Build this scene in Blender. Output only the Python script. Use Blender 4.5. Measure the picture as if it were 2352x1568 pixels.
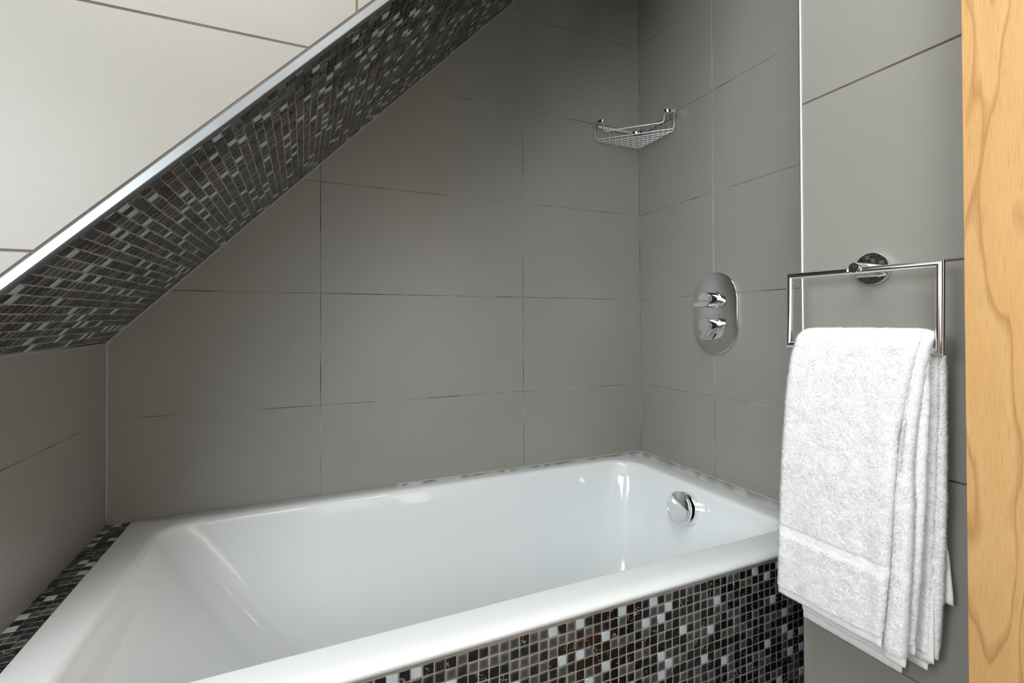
import bpy, math, random
import numpy as np
from mathutils import Vector, Matrix
random.seed(7); rng = np.random.default_rng(11)
S = bpy.context.scene
for o in list(S.objects): bpy.data.objects.remove(o)
COL = S.collection

# ------------------------------------------------------------------ camera
FPX, CY = 1094.33, 734.3
CC = Vector((-1.10579, -1.37597, 1.01664))
RT = Vector((0.915462, -0.402385, -0.003955)); UP = Vector((0.000524, -0.008637, 0.999963)); FW = Vector((0.402404, 0.91543, 0.007696))
cd = bpy.data.cameras.new('camera'); cam = bpy.data.objects.new('camera', cd); COL.objects.link(cam)
cam.matrix_world = Matrix(((RT.x, UP.x, -FW.x, CC.x), (RT.y, UP.y, -FW.y, CC.y), (RT.z, UP.z, -FW.z, CC.z), (0, 0, 0, 1)))
cd.sensor_width = 36.0; cd.lens = FPX / 2352 * 36.0; cd.shift_y = -(784 - CY) / 2352; cd.clip_start = 0.02
S.camera = cam

# ------------------------------------------------------------------ world, lights, exposure
w = bpy.data.worlds.new('world'); S.world = w; w.use_nodes = True
bg = w.node_tree.nodes['Background']; bg.inputs[0].default_value = (0.75, 0.85, 1.0, 1); bg.inputs[1].default_value = 0.6
S.view_settings.view_transform = 'Standard'; S.view_settings.look = 'None'
S.view_settings.gamma = 1.0; S.view_settings.exposure = 0.0; S.view_settings.use_curve_mapping = False

def area(name, loc, target, sx, sy, power, color=(1, 1, 1)):
    l = bpy.data.lights.new(name, 'AREA'); l.shape = 'RECTANGLE'; l.size = sx; l.size_y = sy; l.energy = power; l.color = color
    o = bpy.data.objects.new(name, l); COL.objects.link(o); o.location = loc
    o.rotation_euler = (Vector(target) - Vector(loc)).to_track_quat('-Z', 'Y').to_euler(); return o


area('ceiling_light', (-1.45, -1.6, 2.33), (-1.45, -1.6, 0), 0.9, 0.9, 16.5, (1.0, 0.985, 0.96))
area('ceiling_downlight', (-0.75, -1.0, 2.37), (-0.75, -1.0, 0), 0.4, 0.4, 6.0, (1.0, 0.985, 0.96))
area('rear_left_window_light', (-2.6, -2.88, 1.6), (-1.0, -0.5, 1.2), 1.25, 1.15, 50.0, (0.93, 0.97, 1.0))
area('side_fill_light', (-3.25, -1.25, 1.65), (-0.3, -1.0, 1.10), 0.9, 0.9, 26.0, (0.95, 0.98, 1.0))  # added fill light, brightens the towel and near wall
area('rear_right_window_light', (-0.85, -2.88, 1.5), (-1.1, 0, 1.2), 0.7, 1.2, 3.0, (0.95, 0.98, 1.0))
area('doorway_light', (-0.22, -2.32, 1.3), (-1.5, -1.0, 1.0), 0.6, 1.4, 7.0, (1.0, 0.98, 0.95))

# ------------------------------------------------------------------ materials
def nt(name):
    m = bpy.data.materials.new(name); m.use_nodes = True; t = m.node_tree
    return m, t, t.nodes['Principled BSDF']
def N(t, k, **kw):
    n = t.nodes.new(k)
    for a, b in kw.items():
        if a.startswith('i_'):
            n.inputs[a[2:].replace('_', ' ')].default_value = b
        else: setattr(n, a, b)
    return n
def ramp(t, fac, stops):
    r = t.nodes.new('ShaderNodeValToRGB'); e = r.color_ramp.elements
    while len(e) < len(stops): e.new(0.5)
    for k, (p, c) in enumerate(stops):
        e[k].position = p; e[k].color = (c[0], c[1], c[2], 1)
    t.links.new(fac, r.inputs[0]); return r.outputs[0]
def pos(t, scale=(1, 1, 1)):
    g = N(t, 'ShaderNodeNewGeometry'); mp = N(t, 'ShaderNodeMapping'); mp.inputs['Scale'].default_value = scale
    t.links.new(g.outputs['Position'], mp.inputs[0]); return mp.outputs[0]
def noise(t, vec, scale, detail=3, rough=0.5):
    n = N(t, 'ShaderNodeTexNoise'); n.inputs['Scale'].default_value = scale; n.inputs['Detail'].default_value = detail
    n.inputs['Roughness'].default_value = rough; t.links.new(vec, n.inputs['Vector']); return n.outputs['Fac']
def bump(t, h, b, strength, dist):
    n = N(t, 'ShaderNodeBump'); n.inputs['Strength'].default_value = strength; n.inputs['Distance'].default_value = dist
    t.links.new(h, n.inputs['Height']); t.links.new(n.outputs[0], b.inputs['Normal'])
def simple(name, col, rough, metal=0.0, **kw):
    m, t, b = nt(name); b.inputs['Base Color'].default_value = (*col, 1); b.inputs['Roughness'].default_value = rough
    b.inputs['Metallic'].default_value = metal
    for k, v in kw.items(): b.inputs[k.replace('_', ' ')].default_value = v
    v = pos(t); n = noise(t, v, 40, 4)
    r = N(t, 'ShaderNodeMapRange'); r.inputs['To Min'].default_value = max(0, rough * 0.85); r.inputs['To Max'].default_value = rough * 1.15
    t.links.new(n, r.inputs[0]); t.links.new(r.outputs[0], b.inputs['Roughness'])
    return m

def tile_mat(name='grey_porcelain', k=1.0):
    m, t, b = nt(name); v = pos(t)
    a = noise(t, v, 2.2, 4, 0.6); sp = noise(t, v, 620, 2, 0.6); 
    c1 = ramp(t, a, [(0.3, (0.262 * k, 0.258 * k, 0.236 * k)), (0.7, (0.285 * k, 0.280 * k, 0.256 * k))])
    dk = ramp(t, sp, [(0.0, (0.7, 0.7, 0.7)), (0.27, (0.88, 0.88, 0.88)), (0.36, (1, 1, 1)), (0.66, (1, 1, 1)), (0.78, (1.12, 1.12, 1.12))])
    mx = N(t, 'ShaderNodeMix', data_type='RGBA', blend_type='MULTIPLY'); mx.inputs[0].default_value = 1
    t.links.new(c1, mx.inputs[6]); t.links.new(dk, mx.inputs[7]); t.links.new(mx.outputs[2], b.inputs['Base Color'])
    b.inputs['Roughness'].default_value = 0.34; b.inputs['Specular IOR Level'].default_value = 0.5
    bump(t, noise(t, v, 160, 3), b, 0.06, 0.001); return m
TILE = tile_mat('grey_porcelain', 1.05); TILE2 = tile_mat('pale_grey_porcelain', 0.99)
def grout_mat(name, dark, light):
    m, t, b = nt(name); v = pos(t)
    c = ramp(t, noise(t, v, 5, 5, 0.65), [(0.40, dark), (0.60, light)])
    t.links.new(c, b.inputs['Base Color']); b.inputs['Roughness'].default_value = 0.9
    bump(t, noise(t, v, 600, 3), b, 0.5, 0.0005); return m
GROUT = grout_mat('wall_grout', (0.075, 0.058, 0.045), (0.43, 0.41, 0.375))
GROUTD = grout_mat('wide_wall_grout', (0.10, 0.082, 0.068), (0.15, 0.125, 0.105))
MGROUT = grout_mat('mosaic_grout', (0.27, 0.235, 0.212), (0.38, 0.335, 0.305))
PAINT = simple('white_paint', (0.82, 0.81, 0.78), 0.6)
FLOORM = simple('floor_tile', (0.16, 0.155, 0.145), 0.5)
CHROME = simple('chrome', (0.86, 0.87, 0.88), 0.035, 1.0)
PLATEC = simple('chrome_plate', (0.72, 0.74, 0.75), 0.10, 1.0)
ALU = simple('polished_aluminium', (0.27, 0.29, 0.305), 0.33, 1.0)
SATIN = simple('satin_metal_trim', (0.72, 0.74, 0.76), 0.32, 0.9)
WIRE = simple('chromed_wire', (0.80, 0.81, 0.82), 0.30, 0.65)
SEAL = simple('grey_sealant', (0.34, 0.345, 0.335), 0.5)
SEALW = simple('white_sealant', (0.62, 0.61, 0.57), 0.5)
ENAMEL = simple('white_enamel', (0.765, 0.805, 0.82), 0.06, 0.0, Specular_IOR_Level=0.6)
DARKHOLE = simple('dark_recess', (0.02, 0.02, 0.02), 0.6)

def mosaic_mats():
    # light refracted at the glass edges is painted into the colour as a rim
    out = []
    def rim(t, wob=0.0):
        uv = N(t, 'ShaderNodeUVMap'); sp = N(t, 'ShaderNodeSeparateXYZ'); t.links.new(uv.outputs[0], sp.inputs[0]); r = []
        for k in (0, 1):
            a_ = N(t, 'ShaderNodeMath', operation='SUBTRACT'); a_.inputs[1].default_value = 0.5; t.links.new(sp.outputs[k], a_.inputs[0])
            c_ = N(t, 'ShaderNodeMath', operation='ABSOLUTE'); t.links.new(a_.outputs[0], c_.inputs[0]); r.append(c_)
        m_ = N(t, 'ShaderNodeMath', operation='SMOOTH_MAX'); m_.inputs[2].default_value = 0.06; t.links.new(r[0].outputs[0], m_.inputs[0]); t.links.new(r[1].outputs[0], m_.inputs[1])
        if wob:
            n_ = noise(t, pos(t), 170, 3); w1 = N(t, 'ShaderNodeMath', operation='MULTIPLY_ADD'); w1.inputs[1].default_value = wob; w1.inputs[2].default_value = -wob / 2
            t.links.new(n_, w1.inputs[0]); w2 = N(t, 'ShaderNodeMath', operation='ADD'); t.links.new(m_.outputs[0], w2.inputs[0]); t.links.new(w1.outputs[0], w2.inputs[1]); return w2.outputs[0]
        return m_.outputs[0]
    def mul(t, a_, b_, kind='MULTIPLY'):
        x = N(t, 'ShaderNodeMix', data_type='RGBA', blend_type=kind); x.inputs[0].default_value = 1; t.links.new(a_, x.inputs[6]); t.links.new(b_, x.inputs[7]); return x.outputs[2]
    m, t, b = nt('dark_glass'); v = pos(t)
    c = ramp(t, noise(t, v, 90, 2), [(0.35, (0.004, 0.005, 0.006)), (0.6, (0.012, 0.016, 0.020)), (0.8, (0.022, 0.027, 0.032))])
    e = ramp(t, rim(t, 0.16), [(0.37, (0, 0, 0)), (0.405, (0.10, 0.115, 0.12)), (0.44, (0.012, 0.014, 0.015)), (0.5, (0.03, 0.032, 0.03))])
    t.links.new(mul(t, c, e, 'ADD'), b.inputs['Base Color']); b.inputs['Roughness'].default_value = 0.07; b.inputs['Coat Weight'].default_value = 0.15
    b.inputs['Coat Roughness'].default_value = 0.04
    bump(t, noise(t, v, 130, 3), b, 0.35, 0.002); out.append(m)
    m, t, b = nt('frosted_glass'); v = pos(t)
    c = ramp(t, noise(t, v, 60, 2), [(0.3, (0.040, 0.044, 0.047)), (0.7, (0.060, 0.063, 0.063))])
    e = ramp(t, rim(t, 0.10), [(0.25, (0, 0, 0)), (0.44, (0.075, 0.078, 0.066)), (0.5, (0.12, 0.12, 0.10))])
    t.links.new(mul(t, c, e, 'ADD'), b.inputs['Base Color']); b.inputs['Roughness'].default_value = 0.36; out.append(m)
    m, t, b = nt('brown_marble'); v = pos(t)
    nz = N(t, 'ShaderNodeTexNoise'); nz.inputs['Scale'].default_value = 60; nz.inputs['Detail'].default_value = 3; t.links.new(v, nz.inputs['Vector'])
    ad = N(t, 'ShaderNodeMix', data_type='VECTOR'); ad.inputs[0].default_value = 0.02; t.links.new(v, ad.inputs[4]); t.links.new(nz.outputs['Color'], ad.inputs[5])
    vo = N(t, 'ShaderNodeTexVoronoi', feature='DISTANCE_TO_EDGE'); vo.inputs['Scale'].default_value = 75; t.links.new(ad.outputs[1], vo.inputs['Vector'])
    vein = ramp(t, vo.outputs['Distance'], [(0.0, (0.40, 0.39, 0.36)), (0.03, (0.08, 0.075, 0.065)), (0.07, (0.010, 0.008, 0.007))])
    base = ramp(t, noise(t, v, 110, 4), [(0.4, (0.0055, 0.0052, 0.005)), (0.75, (0.016, 0.0145, 0.0135))])
    mask = ramp(t, noise(t, v, 45, 2), [(0.54, (0, 0, 0)), (0.60, (1, 1, 1))])
    mx = N(t, 'ShaderNodeMix', data_type='RGBA'); t.links.new(mask, mx.inputs[0]); t.links.new(base, mx.inputs[6]); t.links.new(vein, mx.inputs[7])
    t.links.new(mx.outputs[2], b.inputs['Base Color']); b.inputs['Roughness'].default_value = 0.12
    bump(t, noise(t, v, 200, 3), b, 0.25, 0.002); out.append(m)
    m, t, b = nt('pale_blue_glass'); v = pos(t)
    c = ramp(t, noise(t, pos(t, (900, 900, 70)), 1.0, 2), [(0.3, (0.40, 0.50, 0.545)), (0.7, (0.54, 0.64, 0.675))])
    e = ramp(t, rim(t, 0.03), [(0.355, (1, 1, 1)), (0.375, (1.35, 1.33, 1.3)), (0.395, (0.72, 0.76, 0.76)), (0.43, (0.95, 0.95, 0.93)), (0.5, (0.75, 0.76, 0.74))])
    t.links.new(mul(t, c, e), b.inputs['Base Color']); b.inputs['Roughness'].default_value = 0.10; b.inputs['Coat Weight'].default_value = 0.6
    out.append(m); return out
MOS = mosaic_mats()

def towel_mat(name, tone):
    m, t, b = nt(name); v = pos(t)
    c = ramp(t, noise(t, v, 260, 3), [(0.3, (tone * 0.955, tone * 0.955, tone * 0.96)), (0.7, (tone, tone, tone))])
    t.links.new(c, b.inputs['Base Color']); b.inputs['Roughness'].default_value = 0.95
    b.inputs['Sheen Weight'].default_value = 0.25; b.inputs['Specular IOR Level'].default_value = 0.15
    return m, t, b
TOWEL, tt, tb = towel_mat('white_terry', 0.93); bump(tt, noise(tt, pos(tt), 420, 3), tb, 0.5, 0.002)
TUFT, _, _ = towel_mat('white_terry_loops', 0.97)
HEM, tt, tb = towel_mat('white_woven_hem', 0.88)
wv = N(tt, 'ShaderNodeTexWave', wave_type='BANDS', bands_direction='Y'); wv.inputs['Scale'].default_value = 110; wv.inputs['Distortion'].default_value = 2
tt.links.new(pos(tt), wv.inputs['Vector']); bump(tt, wv.outputs['Fac'], tb, 0.15, 0.0006)

def oak():
    m, t, b = nt('oak'); 
    tc = N(t, 'ShaderNodeNewGeometry'); mp = N(t, 'ShaderNodeMapping'); mp.inputs['Scale'].default_value = (1, 1, 0.16)
    t.links.new(tc.outputs['Position'], mp.inputs[0]); v = mp.outputs[0]
    big = N(t, 'ShaderNodeTexNoise'); big.inputs['Scale'].default_value = 15; big.inputs['Detail'].default_value = 2.5; big.inputs['Distortion'].default_value = 0.2; t.links.new(v, big.inputs['Vector'])
    mul = N(t, 'ShaderNodeMath', operation='MULTIPLY'); mul.inputs[1].default_value = 7.0; t.links.new(big.outputs['Fac'], mul.inputs[0])
    fr = N(t, 'ShaderNodeMath', operation='FRACT'); t.links.new(mul.outputs[0], fr.inputs[0])
    ring = ramp(t, fr.outputs[0], [(0.0, (0.50, 0.26, 0.085)), (0.07, (0.67, 0.385, 0.145)), (0.80, (0.70, 0.42, 0.17)), (1.0, (0.50, 0.27, 0.10))])
    fine = noise(t, pos(t, (1, 1, 0.022)), 1500, 4, 0.65)
    fc = ramp(t, fine, [(0.28, (0.56, 0.50, 0.42)), (0.42, (0.90, 0.88, 0.85)), (0.52, (1, 1, 1)), (0.64, (1.03, 1.03, 1.03)), (0.75, (1.2, 1.24, 1.3))])
    mx = N(t, 'ShaderNodeMix', data_type='RGBA', blend_type='MULTIPLY'); mx.inputs[0].default_value = 0.85
    t.links.new(ring, mx.inputs[6]); t.links.new(fc, mx.inputs[7]); t.links.new(mx.outputs[2], b.inputs['Base Color'])
    b.inputs['Roughness'].default_value = 0.45; b.inputs['Specular IOR Level'].default_value = 0.9; bump(t, fine, b, 0.15, 0.0005); return m
OAK = oak()

# ------------------------------------------------------------------ helpers
def mesh(name, verts, faces, mats, smooth=False, midx=None):
    me = bpy.data.meshes.new(name); me.from_pydata([tuple(v) for v in verts], [], faces)
    for m in (mats if isinstance(mats, (list, tuple)) else [mats]): me.materials.append(m)
    if midx is not None: me.polygons.foreach_set('material_index', midx)
    if smooth: me.polygons.foreach_set('use_smooth', [True] * len(me.polygons))
    me.update(); return me
def obj(name, me, parent=None, **props):
    o = bpy.data.objects.new(name, me); COL.objects.link(o)
    if parent is not None: o.parent = parent
    for k, v in props.items(): o[k] = v
    return o
def tag(o, label, category, group=None):
    o['label'] = label; o['category'] = category
    if group: o['group'] = group
    return o
class MB:
    def __init__(s): s.v = []; s.f = []
    def add(s, v, f):
        k = len(s.v); s.v += [Vector(p) for p in v]; s.f += [[i + k for i in q] for q in f]; return s
    def box(s, a, b):
        (x0, y0, z0), (x1, y1, z1) = a, b
        v = [(x0, y0, z0), (x1, y0, z0), (x1, y1, z0), (x0, y1, z0), (x0, y0, z1), (x1, y0, z1), (x1, y1, z1), (x0, y1, z1)]
        return s.add(v, [[0, 3, 2, 1], [4, 5, 6, 7], [0, 1, 5, 4], [1, 2, 6, 5], [2, 3, 7, 6], [3, 0, 4, 7]])
    def prism(s, poly, d):                       # poly: list of 3-D points, d: extrusion vector
        n = len(poly); d = Vector(d); v = [Vector(p) for p in poly] + [Vector(p) + d for p in poly]
        return s.add(v, [list(range(n))[::-1], list(range(n, 2 * n))] + [[i, (i + 1) % n, n + (i + 1) % n, n + i] for i in range(n)])
    def tube(s, pts, r, n=10, cap=True, closed=False):
        pts = [Vector(p) for p in pts]; m = len(pts); rings = []
        for i, p in enumerate(pts):
            if closed: d = (pts[(i + 1) % m] - pts[i - 1]).normalized()
            else: d = ((pts[min(i + 1, m - 1)] - pts[max(i - 1, 0)])).normalized()
            if i == 0:
                u = d.orthogonal().normalized()
            else:
                u = (u - d * u.dot(d)).normalized()
            q = d.cross(u); k = 1.0
            if 0 < i < m - 1 or closed:
                e1 = (pts[i] - pts[i - 1]).normalized(); c = abs(e1.dot(d)); k = 1 / max(c, 0.6) if c < 0.93 else 1.0
            ring = []
            for j in range(n):
                a = 2 * math.pi * j / n; ring.append(p + (u * math.cos(a) + q * math.sin(a)) * r)
            rings.append(ring)
        v = [x for g in rings for x in g]; f = []
        mm = m if closed else m - 1
        for i in range(mm):
            for j in range(n):
                a = i * n + j; b2 = i * n + (j + 1) % n; c2 = ((i + 1) % m) * n + (j + 1) % n; d2 = ((i + 1) % m) * n + j
                f.append([a, b2, c2, d2])
        if cap and not closed: f += [list(range(n))[::-1], [(m - 1) * n + j for j in range(n)]]
        return s.add(v, f)
    def lathe(s, prof, origin, axis, n=48, capa=True, capb=True):   # prof: (radius, distance along axis)
        ax = Vector(axis).normalized(); u = ax.orthogonal().normalized(); q = ax.cross(u); o = Vector(origin); v = []; f = []
        for r, h in prof:
            for j in range(n):
                a = 2 * math.pi * j / n; v.append(o + ax * h + (u * math.cos(a) + q * math.sin(a)) * r)
        for i in range(len(prof) - 1):
            for j in range(n):
                f.append([i * n + j, i * n + (j + 1) % n, (i + 1) * n + (j + 1) % n, (i + 1) * n + j])
        if capa: f.append(list(range(n))[::-1])
        if capb: f.append([(len(prof) - 1) * n + j for j in range(n)])
        return s.add(v, f)
    def mesh(s, name, mat, smooth=False):
        me = mesh(name, s.v, s.f, mat, smooth); return me
def autosmooth(o, deg=35):
    me = o.data; me.polygons.foreach_set('use_smooth', [True] * len(me.polygons))
    import bmesh
    bm = bmesh.new(); bm.from_mesh(me); bmesh.ops.recalc_face_normals(bm, faces=bm.faces)
    lim = math.radians(deg)
    for e in bm.edges:
        if len(e.link_faces) == 2 and e.calc_face_angle(0) > lim: e.smooth = False
    bm.to_mesh(me); bm.free(); return o
def clip(poly, a, b, c):                         # keep a*u + b*v <= c
    out = []
    for i in range(len(poly)):
        p, q = poly[i], poly[(i + 1) % len(poly)]; dp = a * p[0] + b * p[1] - c; dq = a * q[0] + b * q[1] - c
        if dp <= 0: out.append(p)
        if dp * dq < 0:
            k = dp / (dp - dq); out.append((p[0] + (q[0] - p[0]) * k, p[1] + (q[1] - p[1]) * k))
    return out
def inset(poly, d):
    n = len(poly); A = sum(poly[i][0] * poly[(i + 1) % n][1] - poly[(i + 1) % n][0] * poly[i][1] for i in range(n))
    if A < 0: poly = poly[::-1]
    res = poly
    for i in range(n):
        p, q = poly[i], poly[(i + 1) % n]; ex, ey = q[0] - p[0], q[1] - p[1]; L = math.hypot(ex, ey)
        if L < 1e-6: continue
        nx, ny = ey / L, -ex / L; res = clip(res, nx, ny, nx * p[0] + ny * p[1] - d)
    return res
def wall_tiles(parent, us, vs, frame, joint, limits=(), mat=TILE, th=0.006, prefix='tile'):
    # frame(u, v, h) -> 3-D point, h = height above the face plane (negative = into the wall)
    for i in range(len(us) - 1):
        for j in range(len(vs) - 1):
            p = [(us[i], vs[j]), (us[i + 1], vs[j]), (us[i + 1], vs[j + 1]), (us[i], vs[j + 1])]
            for (a, b, c) in limits: p = clip(p, a, b, c)
            if len(p) < 3: continue
            p = inset(p, joint / 2)
            if len(p) < 3: continue
            t = inset(p, 0.0005)
            if len(t) != len(p): t = p
            n = len(p); off = random.uniform(-0.00018, 0.00018)
            v = [frame(x, y, -th) for x, y in p] + [frame(x, y, -0.0005 + off) for x, y in p] + [frame(x, y, off) for x, y in t]
            f = [list(range(2 * n, 3 * n))]
            for k in range(n):
                k2 = (k + 1) % n; f += [[k, k2, n + k2, n + k], [n + k, n + k2, 2 * n + k2, 2 * n + k]]
            me = mesh('tile', v, f, mat); o = obj('tile', me, parent)
    return parent

def project(p):
    d = Vector(p) - CC; z = d.dot(FW)
    if z < 0.02: return None
    return (1176 + FPX * d.dot(RT) / z, CY - FPX * d.dot(UP) / z, z)

# one tile shape per kind, 15 mm, softly pillowed edge
def mosaic_mesh(name, mat, s=0.01515, h=0.0022, bev=0.0010):
    a = s / 2; b = a - bev; v = []
    for (r, z) in ((a, -0.003), (a, h - bev * 0.8), (b, h)):
        v += [(-r, -r, z), (r, -r, z), (r, r, z), (-r, r, z)]
    f = [[8, 9, 10, 11]]
    for k in range(4):
        k2 = (k + 1) % 4; f += [[k, k2, 4 + k2, 4 + k], [4 + k, 4 + k2, 8 + k2, 8 + k]]
    me = mesh(name, v, f, mat, True); me.polygons[0].use_smooth = False
    uv = me.uv_layers.new(name='UVMap')
    for lp in me.loops: c_ = me.vertices[lp.vertex_index].co; uv.data[lp.index].uv = (c_.x / s + .5, c_.y / s + .5)
    return me
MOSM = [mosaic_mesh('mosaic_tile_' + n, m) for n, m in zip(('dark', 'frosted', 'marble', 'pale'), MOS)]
def mosaic(parent, origin, e1, e2, nrm, n1, n2, p1, p2, keep=lambda u, v: True, cover=lambda P, q: True, seed=1, most=300, lightp=0.115):
    r = random.Random(seed); e1 = Vector(e1).normalized(); e2 = Vector(e2).normalized(); nrm = Vector(nrm).normalized()
    B = Matrix((e1, e2, nrm)).transposed(); items = []; kinds = {}
    for i in range(n1):
        for j in range(n2):
            x = r.random(); k = 3 if x < lightp else 1 if x < 0.40 else 0 if x < 0.68 else 2
            if k == 3 and (kinds.get((i - 1, j)) == 3 or kinds.get((i, j - 1)) == 3 ): k = 1
            kinds[(i, j)] = k
            u = (i + 0.5) * p1 + r.uniform(-1, 1) * 0.00025; v = (j + 0.5) * p2 + r.uniform(-1, 1) * 0.00025
            tilt = (r.uniform(-1, 1) * 0.014, r.uniform(-1, 1) * 0.014, r.uniform(-1, 1) * 0.018); h = r.uniform(-0.0003, 0.0003)
            if not keep(u, v): continue
            P = Vector(origin) + e1 * u + e2 * v + nrm * h
            R = B @ Matrix.Rotation(tilt[0], 3, 'X') @ Matrix.Rotation(tilt[1], 3, 'Y') @ Matrix.Rotation(tilt[2], 3, 'Z')
            M = Matrix.Translation(P) @ R.to_4x4()
            q = project(P); sc = -1.0
            if q and -8 < q[0] < 2360 and -8 < q[1] < 1576 and cover(P, q):
                sc = abs(nrm.dot((CC - P).normalized())) / q[2] ** 2
            items.append((sc, k, M))
    items.sort(key=lambda a: -a[0])
    for sc, k, M in items[:most]:
        if sc <= 0: continue
        o = bpy.data.objects.new('tile', MOSM[k]); COL.objects.link(o); o.parent = parent; o.matrix_world = M
    rest = [it for n_, it in enumerate(items) if n_ >= most or it[0] <= 0]
    if rest:
        V = []; F = []; MI = []; UVS = []
        for sc, k, M in rest:
            b = len(V); me = MOSM[k]; V += [M @ vv.co for vv in me.vertices]
            for pl in me.polygons: F.append([b + q for q in pl.vertices]); MI.append(k)
            UVS += [c_ for l_ in me.uv_layers[0].data for c_ in l_.uv]
        me = mesh('mosaic_tiles', V, F, MOS, False, MI); uv = me.uv_layers.new(name='UVMap'); uv.data.foreach_set('uv', UVS); o = obj('mosaic_tiles', me, parent); o['kind'] = 'stuff'
    return parent

# ------------------------------------------------------------------ room shell
LX = -1.518                                       # left end wall of the alcove
SL = 1.035                                        # slope of the soffit (rise per metre)
FY = -0.62                                        # fascia plane
PX, PY = -0.2992, -0.8122                         # protruding near wall: face and corner
CZ = 2.40
def sof(x, y): return 0.978 + SL * (x - LX) + 0.0177 * y
G = 0.0009                                        # grout recess

def struct(name, me, parent=None):
    o = obj(name, me, parent); 
    if parent is None: o['kind'] = 'structure'
    return o
floor = struct('floor', MB().box((-3.4, -3.0, -0.05), (1.2, 0.1, 0.0)).mesh('floor', FLOORM))
ceil = struct('ceiling', MB().box((-3.4, -3.0, CZ), (1.2, 0.1, CZ + 0.05)).mesh('ceiling', PAINT))

wb = struct('wall_back', MB().box((-1.6, G, 0), (0.1, 0.1, CZ)).mesh('wall_back', GROUT))
zr = [-0.1, 0.2, 0.5, 0.8, 1.1, 1.4, 1.7, 2.0, 2.3, 2.6]
wall_tiles(wb, [LX, -1.0615, -0.4615, 0.0], zr[2:], lambda u, v, h: (u, -h, v), 0.0019,
           limits=[(-SL, 1, sof(0, 0) ), (0, 1, CZ)])
wr = struct('wall_right', MB().box((G, -1.0, 0), (0.1, G, CZ)).mesh('wall_right', GROUT))
wall_tiles(wr, [-0.81, -0.6342, -0.3342, 0.0], zr[2:], lambda u, v, h: (-h, u, v), 0.0019, limits=[(0, 1, CZ)])
wl = struct('wall_left', MB().prism([(LX - G, 0.0, 0), (LX - G, FY + 0.02, 0), (LX - G, FY + 0.02, 0.96), (LX - G, 0.0, 0.97)], (-0.08, 0, 0)).mesh('wall_left', GROUT))
wall_tiles(wl, [-0.60, 0.0], zr[2:5] + [1.1], lambda u, v, h: (LX + h, u, v), 0.0019, limits=[(-0.0177, 1, sof(LX, 0) - 0.001)])

# near wall with the towel ring, its doorway beyond the door
nw = MB().box((PX + G, PY + 0.0 - 1.10, 0), (0.1, PY - 0.001, CZ)).box((PX + G, -3.0, 0), (-0.2, -2.72, CZ)).box((PX + G, -2.72, 2.06), (-0.2, PY - 1.10, CZ))
wn = struct('wall_near', nw.mesh('wall_near', GROUTD))
wall_tiles(wn, [-1.908, -1.408, PY - 0.002], zr[1:], lambda u, v, h: (PX - h, u, v), 0.0030, limits=[(0, 1, CZ)], mat=TILE2)
hall = struct('wall_hall', MB().box((0.55, -3.0, 0), (0.6, -1.9, CZ)).mesh('wall_hall', PAINT))

# rear and side walls (behind the camera), each with a window
gl, t, b = nt('window_glass'); b.inputs['Transmission Weight'].default_value = 1; b.inputs['Roughness'].default_value = 0.3; b.inputs['IOR'].default_value = 1.05
wins = [(-3.25, -1.95, 0.85, 2.15), (-1.25, -0.45, 0.85, 2.15)]
rw = MB(); xs_ = [-3.4, wins[0][0], wins[0][1], wins[1][0], wins[1][1], 0.6]
for k in range(5):
    if k % 2 == 0: rw.box((xs_[k], -3.0, 0), (xs_[k + 1], -2.92, CZ))
    else: rw.box((xs_[k], -3.0, 0), (xs_[k + 1], -2.92, 0.85)).box((xs_[k], -3.0, 2.15), (xs_[k + 1], -2.92, CZ))
struct('wall_rear', rw.mesh('wall_rear', PAINT))
for k, (w0, w1, z0, z1) in enumerate(wins):
    fr = MB()
    for p, q, r0, r1 in ((w0, w0 + .05, z0, z1), (w1 - .05, w1, z0, z1), (w0 + .05, w1 - .05, z0, z0 + .05), (w0 + .05, w1 - .05, z1 - .05, z1)): fr.box((p, -2.98, r0), (q, -2.94, r1))
    wo = struct('window_%d' % (k + 1), fr.mesh('window', PAINT)); obj('pane', MB().box((w0 + .05, -2.963, z0 + .05), (w1 - .05, -2.957, z1 - .05)).mesh('pane', gl), wo)
struct('light_blocker', MB().box((-3.32, -1.86, 0), (-0.95, -1.76, 1.00)).mesh('light_blocker', simple('blocker_grey', (0.22, 0.215, 0.20), 0.5)))  # added unseen blocker, shades the tub lip from the rear windows
sw = MB().box((-3.4, -2.92, 0), (-3.32, -1.74, CZ)).box((-3.4, -0.76, 0), (-3.32, FY + 0.03, CZ)).box((-3.4, -1.74, 0), (-3.32, -0.76, 1.15)).box((-3.4, -1.74, 2.13), (-3.32, -0.76, CZ))
struct('wall_side', sw.mesh('wall_side', PAINT))
fr = MB()
for p, q, r0, r1 in ((-1.74, -1.69, 1.15, 2.13), (-0.81, -0.76, 1.15, 2.13), (-1.69, -0.81, 1.15, 1.20), (-1.69, -0.81, 2.08, 2.13)): fr.box((-3.38, p, r0), (-3.34, q, r1))
wo = struct('window_3', fr.mesh('window', PAINT)); obj('pane', MB().box((-3.363, -1.69, 1.20), (-3.357, -0.81, 2.08)).mesh('pane', gl), wo)


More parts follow.
